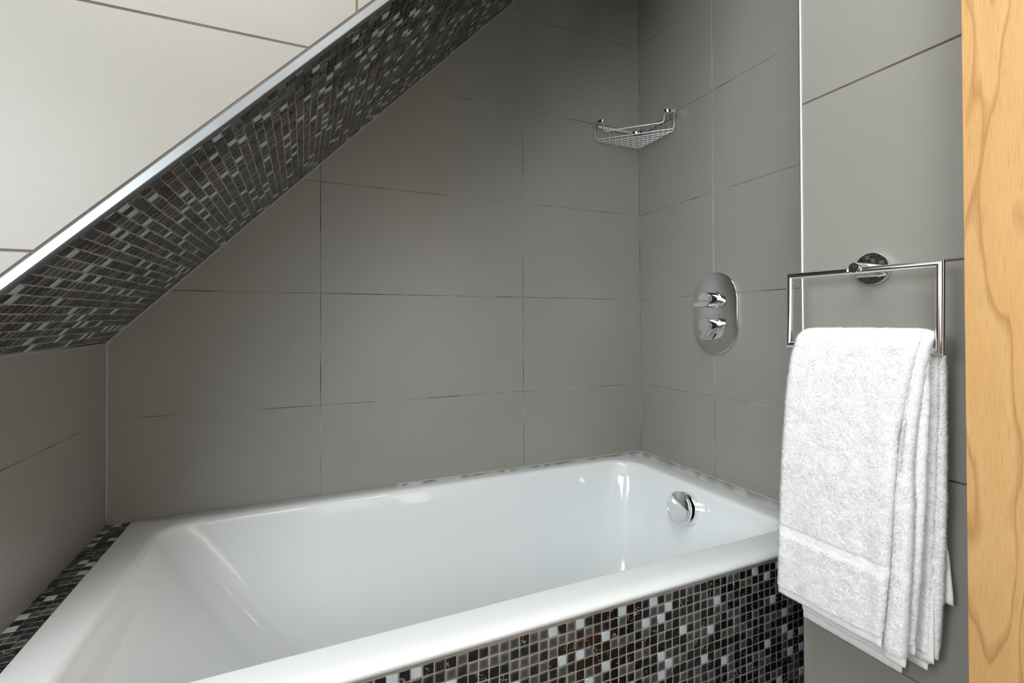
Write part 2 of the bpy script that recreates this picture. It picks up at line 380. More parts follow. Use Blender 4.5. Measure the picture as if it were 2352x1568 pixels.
# fascia above the slope, and the mosaic soffit
xt = LX + (CZ - 0.978) / SL
fb = MB().prism([(-3.32, FY + G, 0), (LX - 0.002, FY + G, 0), (LX - 0.002, FY + G, sof(LX, FY) + .012), (xt, FY + G, CZ), (-3.32, FY + G, CZ)], (0, 0.018, 0))
wf = struct('wall_front', fb.mesh('wall_front', GROUTD))
TW = 0.0190
wall_tiles(wf, [-3.315, -2.8295, -2.2295, -1.6295, -1.0295, -0.4295, 0.1], [0.15, 0.4725, 0.789, 1.1057, 1.4218, 1.738, 2.054, 2.37, 2.6], lambda u, v, h: (u, FY - h, v), 0.0030,
           limits=[(SL, -1, -(sof(0, FY) + TW - 0.0005)), (0, 1, CZ), (1, 0, 0)], mat=TILE2)
nv = Vector((SL, 0, -1)).normalized()             # soffit normal, pointing down and to the right
# add a tiny tilt so that the normal fits the real plane
e1 = Vector((1, 0, SL)).normalized(); e2 = Vector((0, -1, -0.0177)).normalized(); nv = e1.cross(e2)
if nv.z > 0: nv = -nv
q0 = [(LX, 0, sof(LX, 0)), (LX, FY + .003, sof(LX, FY)), (xt, FY + .003, CZ), (xt, 0, CZ)]
ws = struct('wall_sloped', MB().prism([Vector(p) - nv * 0.0007 for p in q0], -nv * 0.05).mesh('wall_sloped', MGROUT))
PM = 0.0170
org = Vector((LX, 0, sof(LX, 0))) + e1 * 0.002 + e2 * 0.0005 - nv * 0.0022
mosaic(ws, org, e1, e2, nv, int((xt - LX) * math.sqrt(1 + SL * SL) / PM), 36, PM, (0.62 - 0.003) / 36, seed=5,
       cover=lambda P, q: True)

# trims
t1 = MB(); a0, a1 = LX + 0.0005, xt
prof = [(-0.0005, 0.0), (-0.0024, 0.0008), (-0.0028, 0.002), (-0.0028, TW - 0.0035), (-0.0022, TW - 0.0022), (-0.0005, TW - 0.0012), (0.010, TW - .001), (0.010, 0.0)]
P0 = [(a0, FY + y, sof(a0, FY) + z - 0.0015) for y, z in prof]
t1.prism(P0, (a1 - a0, 0, SL * (a1 - a0)))
autosmooth(struct('trim_1', t1.mesh('trim_1', ALU)), 18)
tp = [(PX - 0.0002, PY - 0.0042), (PX - 0.0016, PY - 0.0036), (PX - 0.0024, PY - 0.0018), (PX - 0.0020, PY + 0.0004), (PX - 0.0006, PY + 0.0020), (PX + 0.002, PY + 0.0026), (PX + 0.006, PY + 0.0026), (PX + 0.006, PY - 0.0042)]
autosmooth(struct('trim_2', MB().prism([(x, y, 0.0) for x, y in tp], (0, 0, CZ)).mesh('trim_2', SATIN)), 50)
def bead(name, pts, r, mat, jag=0.0):
    P = []
    for a, b in zip(pts[:-1], pts[1:]):
        n = max(2, int((Vector(b) - Vector(a)).length / 0.02))
        for k in range(n): P.append(Vector(a).lerp(Vector(b), k / n) + Vector([random.uniform(-1, 1) * jag for _ in range(3)]))
    P.append(Vector(pts[-1])); o = struct(name, MB().tube(P, r, 8).mesh(name, mat, True)); return o
bead('trim_3', [(LX + .001, -0.0012, 0.562), (LX + .001, -0.0012, sof(LX, 0) - .002), (-0.30, -0.0012, sof(-0.30, 0) - .002), (xt - .01, -0.0012, CZ - 0.012)], 0.0030, SEAL, 0.0002)
bead('trim_4', [(0.0006, -0.0006, 0.57), (0.0006, -0.0006, 2.39)], 0.0011, GROUT, 0.0002)

# ------------------------------------------------------------------ bathtub
RZ = 0.5607
def rrect(x0, x1, y0, y1, r, z, n=12):            # r: (back-left, back-right, front-right, front-left)
    out = []
    for (cx, cy, a0_, rr) in ((x1 - r[1], y1 - r[1], 0, r[1]), (x0 + r[0], y1 - r[0], 90, r[0]), (x0 + r[3], y0 + r[3], 180, r[3]), (x1 - r[2], y0 + r[2], 270, r[2])):
        for k in range(n + 1):
            a = math.radians(a0_ + 90 * k / n); out.append((cx + rr * math.cos(a), cy + rr * math.sin(a), z))
    return out
X0, X1, Y0, Y1 = -1.4725, -0.0015, -0.7145, -0.0015
rings = [rrect(X0 + .03, X1 - .03, Y0 + .03, Y1 - .03, (.01, .01, .01, .01), RZ - .018),
         rrect(X0 + .03, X1 - .002, Y0 + .03, Y1 - .002, (.01, .01, .01, .01), RZ - .0215)]
rings = []
R0 = 0.020
rings.append(rrect(X0 + .004, X1 - .001, Y0 + .0068, Y1 - .001, (.014, .004, .004, .014), RZ - .0208))
rings.append(rrect(X0 + .002, X1 - .001, Y0 + .0030, Y1 - .001, (.014, .004, .004, .014), RZ - .0175))
rings.append(rrect(X0 + .001, X1 - .001, Y0 + .0009, Y1 - .001, (.014, .004, .004, .014), RZ - .0145))
for k in range(0, 9):                              # outer roll
    a = math.radians(90 * k / 8); i = R0 * (1 - math.cos(a)); d = 0.0115 * (1 - math.sin(a)); c = 0.25
    rings.append(rrect(X0 + i * c, X1 - i * .05, Y0 + i * 1.25, Y1 - i * .05, (.016, .004, .004, .016), RZ - d))
# inner edge
ix0, ix1, iy0, iy1 = -1.392, -0.098, -0.648, -0.052
ri = (.075, .105, .06, .075)
for k in range(0, 8):
    a = math.radians(78 * k / 7); rr = 0.017; i = rr * math.sin(a); d = rr * (1 - math.cos(a))
    e = 0.006 - i
    rings.append(rrect(ix0 - e - .012, ix1 + e, iy0 - e * .6, iy1 + e, tuple(max(.02, q_ + e) for q_ in ri), RZ - d))
DZ = 0.185
for k in range(1, 15):
    f = k / 14; z = (RZ - .0135) + (DZ - RZ + .0135) * f
    fl = f ** 1.0
    rings.append(rrect(ix0 + .003 + 0.245 * fl + .02 * f ** 3, ix1 - 0.012 - 0.075 * f - .02 * f ** 6, iy0 + .012 + .055 * f + .015 * f ** 6, iy1 - .012 - .055 * f - .015 * f ** 6,
                       tuple(q_ + .03 * f for q_ in ri), z))
for i, d in ((.012, .008), (.03, .014), (.06, .017)):
    rings.append(rrect(ix0 + .268 + i, ix1 - .107 - i, iy0 + .082 + i, iy1 - .082 - i, tuple(max(.02, q_ + .03 - i * .6) for q_ in ri), DZ - d))
nr = len(rings[0]); tv = [p for r_ in rings for p in r_]; tf = []
for i in range(len(rings) - 1):
    for j in range(nr): tf.append([i * nr + j, i * nr + (j + 1) % nr, (i + 1) * nr + (j + 1) % nr, (i + 1) * nr + j])
tf.append([(len(rings) - 1) * nr + j for j in range(nr)])
bath = obj('bathtub', mesh('bathtub', tv, tf, ENAMEL, True))
import bmesh
bm = bmesh.new(); bm.from_mesh(bath.data); bmesh.ops.recalc_face_normals(bm, faces=bm.faces); bm.to_mesh(bath.data); bm.free()
bath.data.polygons.foreach_set('use_smooth', [True] * len(bath.data.polygons))
tag(bath, 'built-in white enamel bathtub under the sloping mosaic soffit', 'bathtub')
# waste in the floor of the tub
ov = MB().lathe([(0.002, 0.0), (0.030, 0.0), (0.033, 0.002), (0.033, 0.004), (0.026, 0.006), (0.002, 0.007)], (-0.36, -0.35, DZ - .0165), (0, 0, 1), 40)
autosmooth(obj('waste_plug', ov.mesh('waste_plug', CHROME), bath))
# ragged sealant round the tub
bead('trim_5', [(-0.86, -0.001, RZ + .0004), (-0.6, -0.001, RZ + .0008), (0.0, -0.0008, RZ + .0008), (0.0, -0.70, RZ + .0008)], 0.0010, SEALW, 0.0006)

# overflow filler on the right-hand end of the tub
def overflow():
    c = Vector((-0.1235, -0.3505, 0.4990)); ax = Vector((-1, 0, 0.17)).normalized()
    root = bpy.data.objects.new('overflow_filler', None); COL.objects.link(root); root.location = c
    tag(root, 'round chrome overflow filler on the inner right end of the bathtub', 'bath filler')
    def add(nm, mb, mat, deg=35):
        for v in mb.v:
            h_ = (v - c).dot(ax); v[:] = c + ax * h_ + (v - c - ax * h_) * 1.06
        o = autosmooth(obj(nm, mb.mesh(nm, mat)), deg); o.parent = root; o.matrix_parent_inverse = Matrix.Translation(-c); return o
    body = MB().lathe([(0.041, -0.004), (0.041, 0.014), (0.040, 0.0155), (0.034, 0.016)], c, ax, 64)
    lim = c.z - 0.037
    for v in body.v:                              # flat-cut underside
        if v.z < lim: v.z = lim
    add('body', body, CHROME)
    add('neck', MB().lathe([(0.026, 0.012), (0.026, 0.026)], c, ax, 40), CHROME)
    add('knob', MB().lathe([(0.030, 0.0225), (0.0385, 0.0225), (0.0405, 0.0240), (0.0410, 0.0265), (0.0410, 0.0315), (0.0403, 0.0330), (0.0390, 0.0336), (0.0378, 0.0334), (0.0374, 0.0330),
                            (0.034, 0.0345), (0.030, 0.0357), (0.024, 0.0371), (0.018, 0.0381), (0.011, 0.0388), (0.005, 0.0391), (0.001, 0.0392)], c, ax, 64), CHROME, 60)
overflow()

# ------------------------------------------------------------------ tiled bath panel and ledge
pan = obj('bath_panel', MB().box((-1.50, -0.7079, 0.0), (-0.001, -0.700, RZ - .0208)).mesh('bath_panel', MGROUT))
tag(pan, 'vertical bath front clad in small dark mosaic tiles below the tub rim', 'bath panel')
PP = 0.01665
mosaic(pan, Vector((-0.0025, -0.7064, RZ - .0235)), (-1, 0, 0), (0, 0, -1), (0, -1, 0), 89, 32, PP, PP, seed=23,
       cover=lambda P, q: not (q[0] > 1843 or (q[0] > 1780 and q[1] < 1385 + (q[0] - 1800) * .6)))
led = obj('tiled_ledge', MB().box((LX + .0005, FY + .0, 0.40), (X0 - 0.0016, -0.0005, RZ - .0026)).mesh('tiled_ledge', MGROUT))
tag(led, 'narrow mosaic ledge between the left wall and the sloping end of the tub', 'ledge')
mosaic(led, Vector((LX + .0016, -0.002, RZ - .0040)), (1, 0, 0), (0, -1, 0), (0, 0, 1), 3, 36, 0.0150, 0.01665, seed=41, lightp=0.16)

# ------------------------------------------------------------------ shower valve
def valve():
    c = Vector((0, -0.3428, 1.0443))
    root = bpy.data.objects.new('shower_valve', None); COL.objects.link(root); root.location = c
    tag(root, 'chrome stadium-shaped shower valve plate with two lever knobs on the end wall', 'shower valve')
    def add(nm, mb, mat, deg=35, par=None):
        o = autosmooth(obj(nm, mb.mesh(nm, mat)), deg)
        if par is None: o.parent = root; o.matrix_parent_inverse = Matrix.Translation(-c)
        else: o.parent = par; 
        return o
    def stad(r, hh, x, n=24):
        out = []
        for k in range(n + 1): a = math.pi * k / n; out.append(Vector((x, c.y + r * math.cos(a), c.z + hh + r * math.sin(a))))
        for k in range(n + 1): a = math.pi + math.pi * k / n; out.append(Vector((x, c.y + r * math.cos(a), c.z - hh + r * math.sin(a))))
        return out
    R_, H_ = 0.0805, 0.0385
    rs = [stad(R_, H_, 0.0), stad(R_, H_, -0.0060), stad(R_ - .0006, H_, -0.0075), stad(R_ - .002, H_, -0.0080)]
    n = len(rs[0]); mb = MB(); v = [p for r_ in rs for p in r_]; f = [[i * n + j, i * n + (j + 1) % n, (i + 1) * n + (j + 1) % n, (i + 1) * n + j] for i in range(3) for j in range(n)]
    f.append([3 * n + j for j in range(n)]); mb.add(v, f); add('plate', mb, PLATEC, 50)
    def knob(cz, ang, dot):
        r = 0.0205; L = 0.040; wd = 0.0115
        # outline: circle with a tangent lever; lever points along -90 deg locally from its right-hand tangent
        pts = []
        # local frame: lever runs in +a direction, tangent side at -b
        a1_ = math.asin((r - wd) / r)
        for k in range(41):
            th = -math.pi / 2 + (math.pi * 2 - (math.pi / 2 - a1_)) * -k / 40
            pts.append((r * math.cos(th), r * math.sin(th)))
        # th starts at bottom tangent (-90deg) and runs clockwise round to the notch
        end = [(L - .0015, -(r - wd)), (L, -(r - wd) - .0015), (L, -r + .0015), (L - .0015, -r)]
        poly = pts + end
        ca, sa = math.cos(ang), math.sin(ang)
        def W(p, x): return Vector((x, c.y + p[0] * ca - p[1] * sa, cz + p[0] * sa + p[1] * ca))
        m = MB(); n_ = len(poly); secs = [(-0.0115, 1.0), (-0.0475, 1.0), (-0.0485, 0.975)]
        vv = [W((p[0] * s_, p[1] * s_), x) for x, s_ in secs for p in poly]
        ff = [[i * n_ + j, i * n_ + (j + 1) % n_, (i + 1) * n_ + (j + 1) % n_, (i + 1) * n_ + j] for i in range(2) for j in range(n_)]
        ff += [list(range(n_))[::-1], [2 * n_ + j for j in range(n_)]]
        m.add(vv, ff)
        kb = add('knob', m, CHROME, 30)
        fl = MB().lathe([(0.0245, 0.0078), (0.0245, 0.0105), (0.0235, 0.0115), (0.0195, 0.0118)], (0, c.y, cz), (-1, 0, 0), 48)
        add('flange', fl, CHROME)
        if dot:
            pl = Vector((-0.0375, *(W((L * 0.16, -r), 0).yz))); nrm_ = (W((0, -1), 0) - W((0, 0), 0)).normalized()
            d_ = autosmooth(obj('screw_hole', MB().lathe([(0.0019, -0.0002), (0.0019, 0.0002)], pl, nrm_, 20).mesh('screw_hole', DARKHOLE)))
            d_.parent = kb; d_.matrix_parent_inverse = kb.matrix_parent_inverse.copy()
    knob(1.0835, 0.0, False)
    knob(1.0090, math.radians(-50), True)
valve()

# ------------------------------------------------------------------ corner wire basket
def caddy():
    root = bpy.data.objects.new('corner_basket', None); COL.objects.link(root); root.location = (0, 0, 1.68)
    tag(root, 'chrome wire soap basket hung in the tiled corner above the tub', 'basket')
    inv = Matrix.Translation((0, 0, -1.68))
    def add(nm, me):
        o = obj(nm, me); o.parent = root; o.matrix_parent_inverse = inv; return o
    zt = 1.690; h2 = 0.0045; th = 0.0016; off = 0.004
    # flat strip: along one wall, round the corner, along the other wall, curled out at both tips
    path = []
    L = 0.197; rc = 0.012
    path += [(-L + 0.010, -0.052), (-L + 0.003, -0.050), (-L - 0.004, -0.040), (-L - .006, -0.024), (-L - .003, -0.011), (-L + .006, -off - .001)]
    path += [(-L + 0.03, -off)]
    path += [(-0.045, -off - .002), (-0.028, -0.010), (-0.018, -0.018), (-0.010, -0.028), (-off - .002, -0.045)]
    path += [(-off, -L + 0.03), (-off - .001, -L + .006), (-0.011, -L - .003), (-0.024, -L - .006), (-0.040, -L - 0.004), (-0.050, -L + .003), (-0.052, -L + 0.010)]
    m = MB(); V = []; F = []
    P = [Vector((x, y, 0)) for x, y in path]
    for i, p in enumerate(P):
        d = (P[min(i + 1, len(P) - 1)] - P[max(i - 1, 0)]).normalized(); q = Vector((-d.y, d.x, 0)) * th / 2
        for s_, z in ((1, h2), (-1, h2), (-1, -h2), (1, -h2)): V.append(p + q * s_ + Vector((0, 0, zt + z)))
    for i in range(len(P) - 1):
        for j in range(4): F.append([i * 4 + j, i * 4 + (j + 1) % 4, (i + 1) * 4 + (j + 1) % 4, (i + 1) * 4 + j])
    F += [[3, 2, 1, 0], [len(V) - 4 + k for k in range(4)]]
    m.add(V, F); autosmooth(add('wall_bracket', m.mesh('wall_bracket', CHROME)), 40)
    for (x, y, ax) in ((-0.125, -0.0035, (0, -1, 0)), (-0.0035, -0.125, (-1, 0, 0)), (-0.019, -0.019, (-1, -1, 0))):
        autosmooth(add('screw', MB().lathe([(0.0036, 0), (0.0036, 0.0022), (0.0022, 0.0034)], (x, y, zt), ax, 20).mesh('screw', CHROME)))
    def wire(pts, r=0.0013):
        # round the corners
        out = [Vector(pts[0])]
        for a, b, c_ in zip(pts[:-2], pts[1:-1], pts[2:]):
            a, b, c_ = Vector(a), Vector(b), Vector(c_); k = min(0.010, (a - b).length * .45, (c_ - b).length * .45)
            p = b + (a - b).normalized() * k; q = b + (c_ - b).normalized() * k
            for s_ in range(7):
                t_ = s_ / 6; out.append(p * (1 - t_) ** 2 + b * 2 * t_ * (1 - t_) + q * t_ ** 2)
        out.append(Vector(pts[-1])); return MB().tube(out, r, 8).mesh('wire', WIRE, True)
    zf = 1.635
    dd = [0.197, 0.1815, 0.158, 0.132, 0.107, 0.0815, 0.0555, 0.031]
    for k, d in enumerate(dd):
        a = (-d, -0.0065, zt + .002 if k else zt); b = (-0.0065, -d, zt + .002 if k else zt)
        if k == 0: a = (-d - .004, -0.022, zt); b = (-0.022, -d - .004, zt)
        add('wire', wire([a, (a[0], a[1] - .001, zf), (b[0] - .001, b[1], zf), b]))
    # upper front rail, dropped between the curled tips
    add('front_rail', wire([(-L + .008, -0.0515, zt), (-L + .009, -0.053, 1.6545), (-0.053, -L + .009, 1.6545), (-0.0515, -L + .008, zt)], 0.0016))
    # centre ribs under the wires
    for s_ in (0.0,):
        a = Vector((-0.0245 - abs(s_) * .3 - s_ * .3, -0.0245 - abs(s_) * .3 + s_ * .3, zf - .0022)); b = Vector((-0.104 - s_, -0.104 + s_, zf - .0022))
        add('wire', MB().tube([a, b], 0.0012, 8).mesh('wire', WIRE, True))
caddy()

# ------------------------------------------------------------------ towel ring
BX, BYL, BYR = -0.3465, -0.8255, -1.0340
ZT, ZB = 1.0945, 0.9795
def ring():
    c = Vector((PX, -0.930, 1.0985)); root = bpy.data.objects.new('towel_ring', None); COL.objects.link(root); root.location = c
    tag(root, 'square chrome towel ring on a round plate, holding the white towel', 'towel ring')
    inv = Matrix.Translation(-c)
    def add(nm, mb, deg=35):
        o = autosmooth(obj(nm, mb.mesh(nm, CHROME)), deg); o.parent = root; o.matrix_parent_inverse = inv; return o
    add('wall_plate', MB().lathe([(0.0245, 0.0), (0.0245, 0.0085), (0.0238, 0.0095), (0.002, 0.0097)], c, (-1, 0, 0), 64))
    add('post', MB().lathe([(0.0080, 0.009), (0.0080, 0.0515), (0.0073, 0.0525), (0.001, 0.0527)], c + Vector((0, 0, -0.0005)), (-1, 0, 0), 40))
    # mitred square loop
    r = 0.0050; n = 20
    def corner(y, z): return Vector((BX + (ZT - z) * -0.03, y, z))
    cs = [corner(BYL, ZT), corner(BYR, ZT - .002), corner(BYR, ZB - .001), corner(BYL, ZB)]
    m = MB(); V = []; F = []
    up = Vector((1, 0, 0))
    for i in range(4):
        p = cs[i]; d1 = (p - cs[i - 1]).normalized(); d2 = (cs[(i + 1) % 4] - p).normalized(); bis = (d1 - d2).normalized()
        for j in range(n):
            a = 2 * math.pi * j / n
            side = bis * (math.cos(a) * r * 1.41421); V.append(p + side + Vector((1, 0, 0)) * math.sin(a) * r)
    for i in range(4):
        for j in range(n): F.append([i * n + j, i * n + (j + 1) % n, ((i + 1) % 4) * n + (j + 1) % n, ((i + 1) % 4) * n + j])
    m.add(V, F); add('loop', m, 25)
    for s_ in (-1, 1):
        add('collar', MB().lathe([(0.0058, 0.0078), (0.0062, 0.0085), (0.0062, 0.0098), (0.0056, 0.0105)], Vector((BX, c.y, ZT - .001)), (0, s_, -0.004), 28))
ring()

# ------------------------------------------------------------------ towel
def interp(keys, s):                               # keys: sorted (s, v)
    xs = [k[0] for k in keys]; ys = [k[1] for k in keys]; return float(np.interp(s, xs, ys))
ZBAR = ZB; RB = 0.0188
def vnoise(p, f, seed=0):                          # cheap smooth noise, vectorised
    p = np.asarray(p) * f + seed * 17.13
    i = np.floor(p).astype(np.int64); w_ = p - i; w_ = w_ * w_ * (3 - 2 * w_)
    def hsh(a):
        n_ = (a[..., 0] * 73856093) ^ (a[..., 1] * 19349663) ^ (a[..., 2] * 83492791)
        n_ = (n_ ^ (n_ >> 13)) * 1274126177; n_ = n_ ^ (n_ >> 16); return (n_ & 0xffff) / 65535.0
    r_ = 0
    for dx in (0, 1):
        for dy in (0, 1):
            for dz in (0, 1):
                c_ = hsh(i + np.array([dx, dy, dz])); k = (w_[..., 0] if dx else 1 - w_[..., 0]) * (w_[..., 1] if dy else 1 - w_[..., 1]) * (w_[..., 2] if dz else 1 - w_[..., 2])
                r_ = r_ + c_ * k
    return r_ * 2 - 1
def panel(zf, zb, xf, xb, yl, yr, th, top=None, bottom_drop=0.0, step=0.0022, seed=1, ripple=()):
    """Flattened tube of cloth: front drop from z=zf up over the bar and down behind to z=zb.
    xf/xb: keys z->x of the centre line in front/behind; yl/yr: keys s->y with s = z in front and 2*top-z behind; th: keys s->half thickness"""
    ztop = ZBAR + RB if top is None else top; path = []
    n = max(2, int((ztop - RB - zf) / step))
    for k in range(n): z = zf + (ztop - RB - zf) * k / n; path.append((interp(xf, z), z, z))
    xF = interp(xf, ztop - RB); xB = interp(xb, ztop - RB); cx = (xF + xB) / 2; hx = (xB - xF) / 2
    m = 22
    for k in range(m + 1):
        a = math.pi * (1 - k / m); z = ztop - RB + RB * math.sin(a); path.append((cx + hx * math.cos(a), z, (ztop - RB) + RB * 2 * k / m))
    s_top = ztop - RB + RB * 2
    n = max(2, int((ztop - RB - zb) / step))
    for k in range(1, n + 1): z = (ztop - RB) + (zb - ztop + RB) * k / n; path.append((interp(xb, z), z, s_top + (ztop - RB - z)))
    return path
def sweep(path, yl, yr, th, noise_amp=0.0011, seed=1, ripple=(), step=0.0022, sq=2.6, endpinch=True):
    w0 = max(abs(interp(yl, p[2]) - interp(yr, p[2])) for p in path); nh = max(10, int(w0 / step)); na = 7
    ring_ = []                                      # unit cross-section: (u in -1..1 over width, v in -1..1 thickness)
    us = np.linspace(-1, 1, nh)
    base = [(u, 1.0) for u in us] + [(1 , math.cos(math.pi * k / (na + 1))) for k in range(1, na + 1)] + [(u, -1.0) for u in us[::-1]] + [(-1, -math.cos(math.pi * k / (na + 1))) for k in range(1, na + 1)]
    nb = len(base); V = np.zeros((len(path), nb, 3)); Nn = np.zeros_like(V)
    for i, (x, z, s) in enumerate(path):
        a = path[max(i - 1, 0)]; b = path[min(i + 1, len(path) - 1)]; tx, tz = b[0] - a[0], b[1] - a[1]; L = math.hypot(tx, tz) or 1; nx, nz = -tz / L, tx / L   # outward (front -> -x)
        l, r_ = interp(yl, s), interp(yr, s); t_ = interp(th, s); cy = (l + r_) / 2; hw = abs(l - r_) / 2; rp = 0
        e = min(i, len(path) - 1 - i); pinch = 1.0
        if endpinch and e < 3: pinch = (0.35, 0.7, 0.9)[e]
        for j, (u, v) in enumerate(base):
            if abs(v) == 1.0: yy = cy - u * (hw - t_); off = v * t_ * pinch; n3 = (nx * v, 0, nz * v)
            else:
                ang = math.acos(v); yy = cy - u * ((hw - t_) + t_ * math.sin(ang)); off = v * t_ * pinch; n3 = (nx * v, -u * math.sin(ang), nz * v)
            rr = 0
            for (ys, amp, wd_, s0, s1) in ripple:
                k = max(0.0, min(1.0, (s - s0) / (s1 - s0))) if s1 != s0 else 1
                rr += amp * k * math.exp(-((yy - ys) / wd_) ** 2)
            off2 = off + rr
            V[i, j] = (x + nx * off2, yy, z + nz * off2); Nn[i, j] = n3
    ns = vnoise(V, 150, seed) * .35 + vnoise(V, 330, seed + 3) * .55 + vnoise(V, 40, seed + 5) * .6
    V = V + Nn * (ns * noise_amp)[..., None]
    F = []
    for i in range(len(path) - 1):
        a = i * nb
        for j in range(nb): j2 = (j + 1) % nb; F.append((a + j, a + j2, a + nb + j2, a + nb + j))
    F.append(tuple(range(nb))[::-1]); F.append(tuple((len(path) - 1) * nb + j for j in range(nb)))
    return V, F, Nn, nb
tuftV, tuftF, tuftN = [], [], []; tuft_count = 0
def tufts(V, Nn, nb, rows, density, length, seed, only=None):
    """short tapered terry loops over rows r0..r1 of a sweep"""
    global tuft_count
    r_ = np.random.default_rng(seed); r0, r1 = rows
    A = V[r0:r1, :, :]; B_ = V[r0 + 1:r1 + 1, :, :]; C_ = np.roll(A, -1, 1); 
    e1_ = B_ - A; e2_ = C_ - A; ar = np.linalg.norm(np.cross(e1_, e2_), axis=2)
    nrm_ = Nn[r0:r1]; vis = np.ones_like(ar)
    if only is not None: vis = only(A, nrm_)
    wgt = (ar * vis).ravel(); tot = wgt.sum(); n = int(tot * density)
    if n <= 0: return
    idx = r_.choice(len(wgt), n, p=wgt / tot); a_, b_ = r_.random(n), r_.random(n)
    A = A.reshape(-1, 3)[idx]; E1 = e1_.reshape(-1, 3)[idx]; E2 = e2_.reshape(-1, 3)[idx]; NN = nrm_.reshape(-1, 3)[idx]
    P = A + E1 * a_[:, None] + E2 * b_[:, None] - NN * 0.0005
    lean = np.stack([vnoise(P, 90, 1), vnoise(P, 90, 2), vnoise(P, 90, 4) - 0.6], 1) * 0.5
    D = NN * 0.9 + lean + r_.normal(0, 0.38, (n, 3)); D /= np.linalg.norm(D, axis=1)[:, None]
    L = length * r_.uniform(0.55, 1.25, n); W_ = r_.uniform(0.00035, 0.00062, n)
    up_ = np.cross(D, r_.normal(0, 1, (n, 3))); up_ /= np.linalg.norm(up_, axis=1)[:, None]; sd = np.cross(D, up_)
    v = np.zeros((n, 4, 3))
    for k in range(3):
        an = 2 * math.pi * k / 3; v[:, k] = P + (up_ * math.cos(an) + sd * math.sin(an)) * W_[:, None]
    v[:, 3] = P + D * L[:, None]
    base = tuft_count + np.arange(n) * 4
    f = np.concatenate([np.stack([base, base + 1, base + 3], 1), np.stack([base + 1, base + 2, base + 3], 1), np.stack([base + 2, base, base + 3], 1)])
    tuftN.append(np.repeat(NN + D * 0.7, 4, axis=0)); tuftV.append(v.reshape(-1, 3)); tuftF.append(f); tuft_count += n * 4
def npmesh(name, V, F, mat, smooth=True):
    V = np.asarray(V).reshape(-1, 3); me = bpy.data.meshes.new(name)
    if isinstance(F, np.ndarray):
        me.vertices.add(len(V)); me.vertices.foreach_set('co', V.ravel().astype(np.float32)); k = F.shape[1]
        me.loops.add(F.size); me.loops.foreach_set('vertex_index', F.ravel().astype(np.int32)); me.polygons.add(len(F))
        me.polygons.foreach_set('loop_start', np.arange(len(F), dtype=np.int32) * k)
        try: me.polygons.foreach_set('loop_total', np.full(len(F), k, dtype=np.int32))
        except Exception: pass
        me.update(calc_edges=True); me.validate()
    else: me.from_pydata([tuple(p) for p in V.tolist()], [], [list(q) for q in F])
    me.materials.append(mat)
    if smooth: me.polygons.foreach_set('use_smooth', [True] * len(me.polygons))
    me.update(); return me

towel = bpy.data.objects.new('towel', None); COL.objects.link(towel); towel.location = (BX, -0.93, ZB)
tag(towel, 'folded white terry bath towel draped over the chrome towel ring', 'towel')
TINV = Matrix.Translation(-Vector(towel.location))
def tpart(nm, me, **kw):
    o = obj(nm, me); o.parent = towel; o.matrix_parent_inverse = TINV
    for k, v in kw.items(): o[k] = v
    return o
TOP = ZBAR + RB
front_vis = lambda A, n_: ((n_[..., 0] < 0.35)).astype(float)
def build(spec, hem=True):
    P = panel(spec['zf'], spec['zb'], spec['xf'], spec['xb'], None, None, None, top=spec.get('top'))
    yl, yr, th = spec['yl'], spec['yr'], spec['th']; rip = spec.get('ripple', ())
    hb = 0.015; n = len(P)
    V, F, Nn, nb = sweep(P, yl, yr, th, seed=spec['seed'], ripple=rip, noise_amp=spec.get('amp', 0.0011))
    i0 = next(i for i, p in enumerate(P) if p[1] > spec['zf'] + hb); i1 = n - 1 - next(i for i, p in enumerate(P[::-1]) if p[1] > spec['zb'] + hb)
    def sub(a, b, shrink=1.0):
        v = V[a:b + 1].copy()
        if shrink != 1.0:
            c_ = v.mean(axis=1, keepdims=True); v[..., 0] = c_[..., 0] + (v[..., 0] - c_[..., 0]) * shrink
        f = []
        for i in range(b - a):
            for j in range(nb): j2 = (j + 1) % nb; f.append((i * nb + j, i * nb + j2, (i + 1) * nb + j2, (i + 1) * nb + j))
        f.append(tuple(range(nb))[::-1]); f.append(tuple((b - a) * nb + j for j in range(nb)))
        return v, f
    band = spec.get('band')
    v, f = sub(i0, i1)
    segs = [(i0, i1)]
    if band:
        k0 = next(i for i, p in enumerate(P) if p[1] > band[0]); k1 = next(i for i, p in enumerate(P) if p[1] > band[1]); segs = [(i0, k0), (k1, i1)]
        vb_, fb_ = sub(k0 - 1, k1 + 1, 1.0); cen = vb_.mean(axis=1, keepdims=True)
    tpart('fold', npmesh('fold', v, f, TOWEL))
    if hem:
        for a, b in ((0, i0), (i1, n - 1)):
            vv, ff = sub(a, b, 0.42); tpart('hem', npmesh('hem', vv, ff, HEM))
    for a, b in segs: tufts(V, Nn, nb, (a, b), spec.get('dens', 1.6e6), spec.get('len', 0.0021), spec['seed'] * 7 + a, front_vis)
    return V
st = TOP - RB + 2 * RB                              # s value where the back drop starts
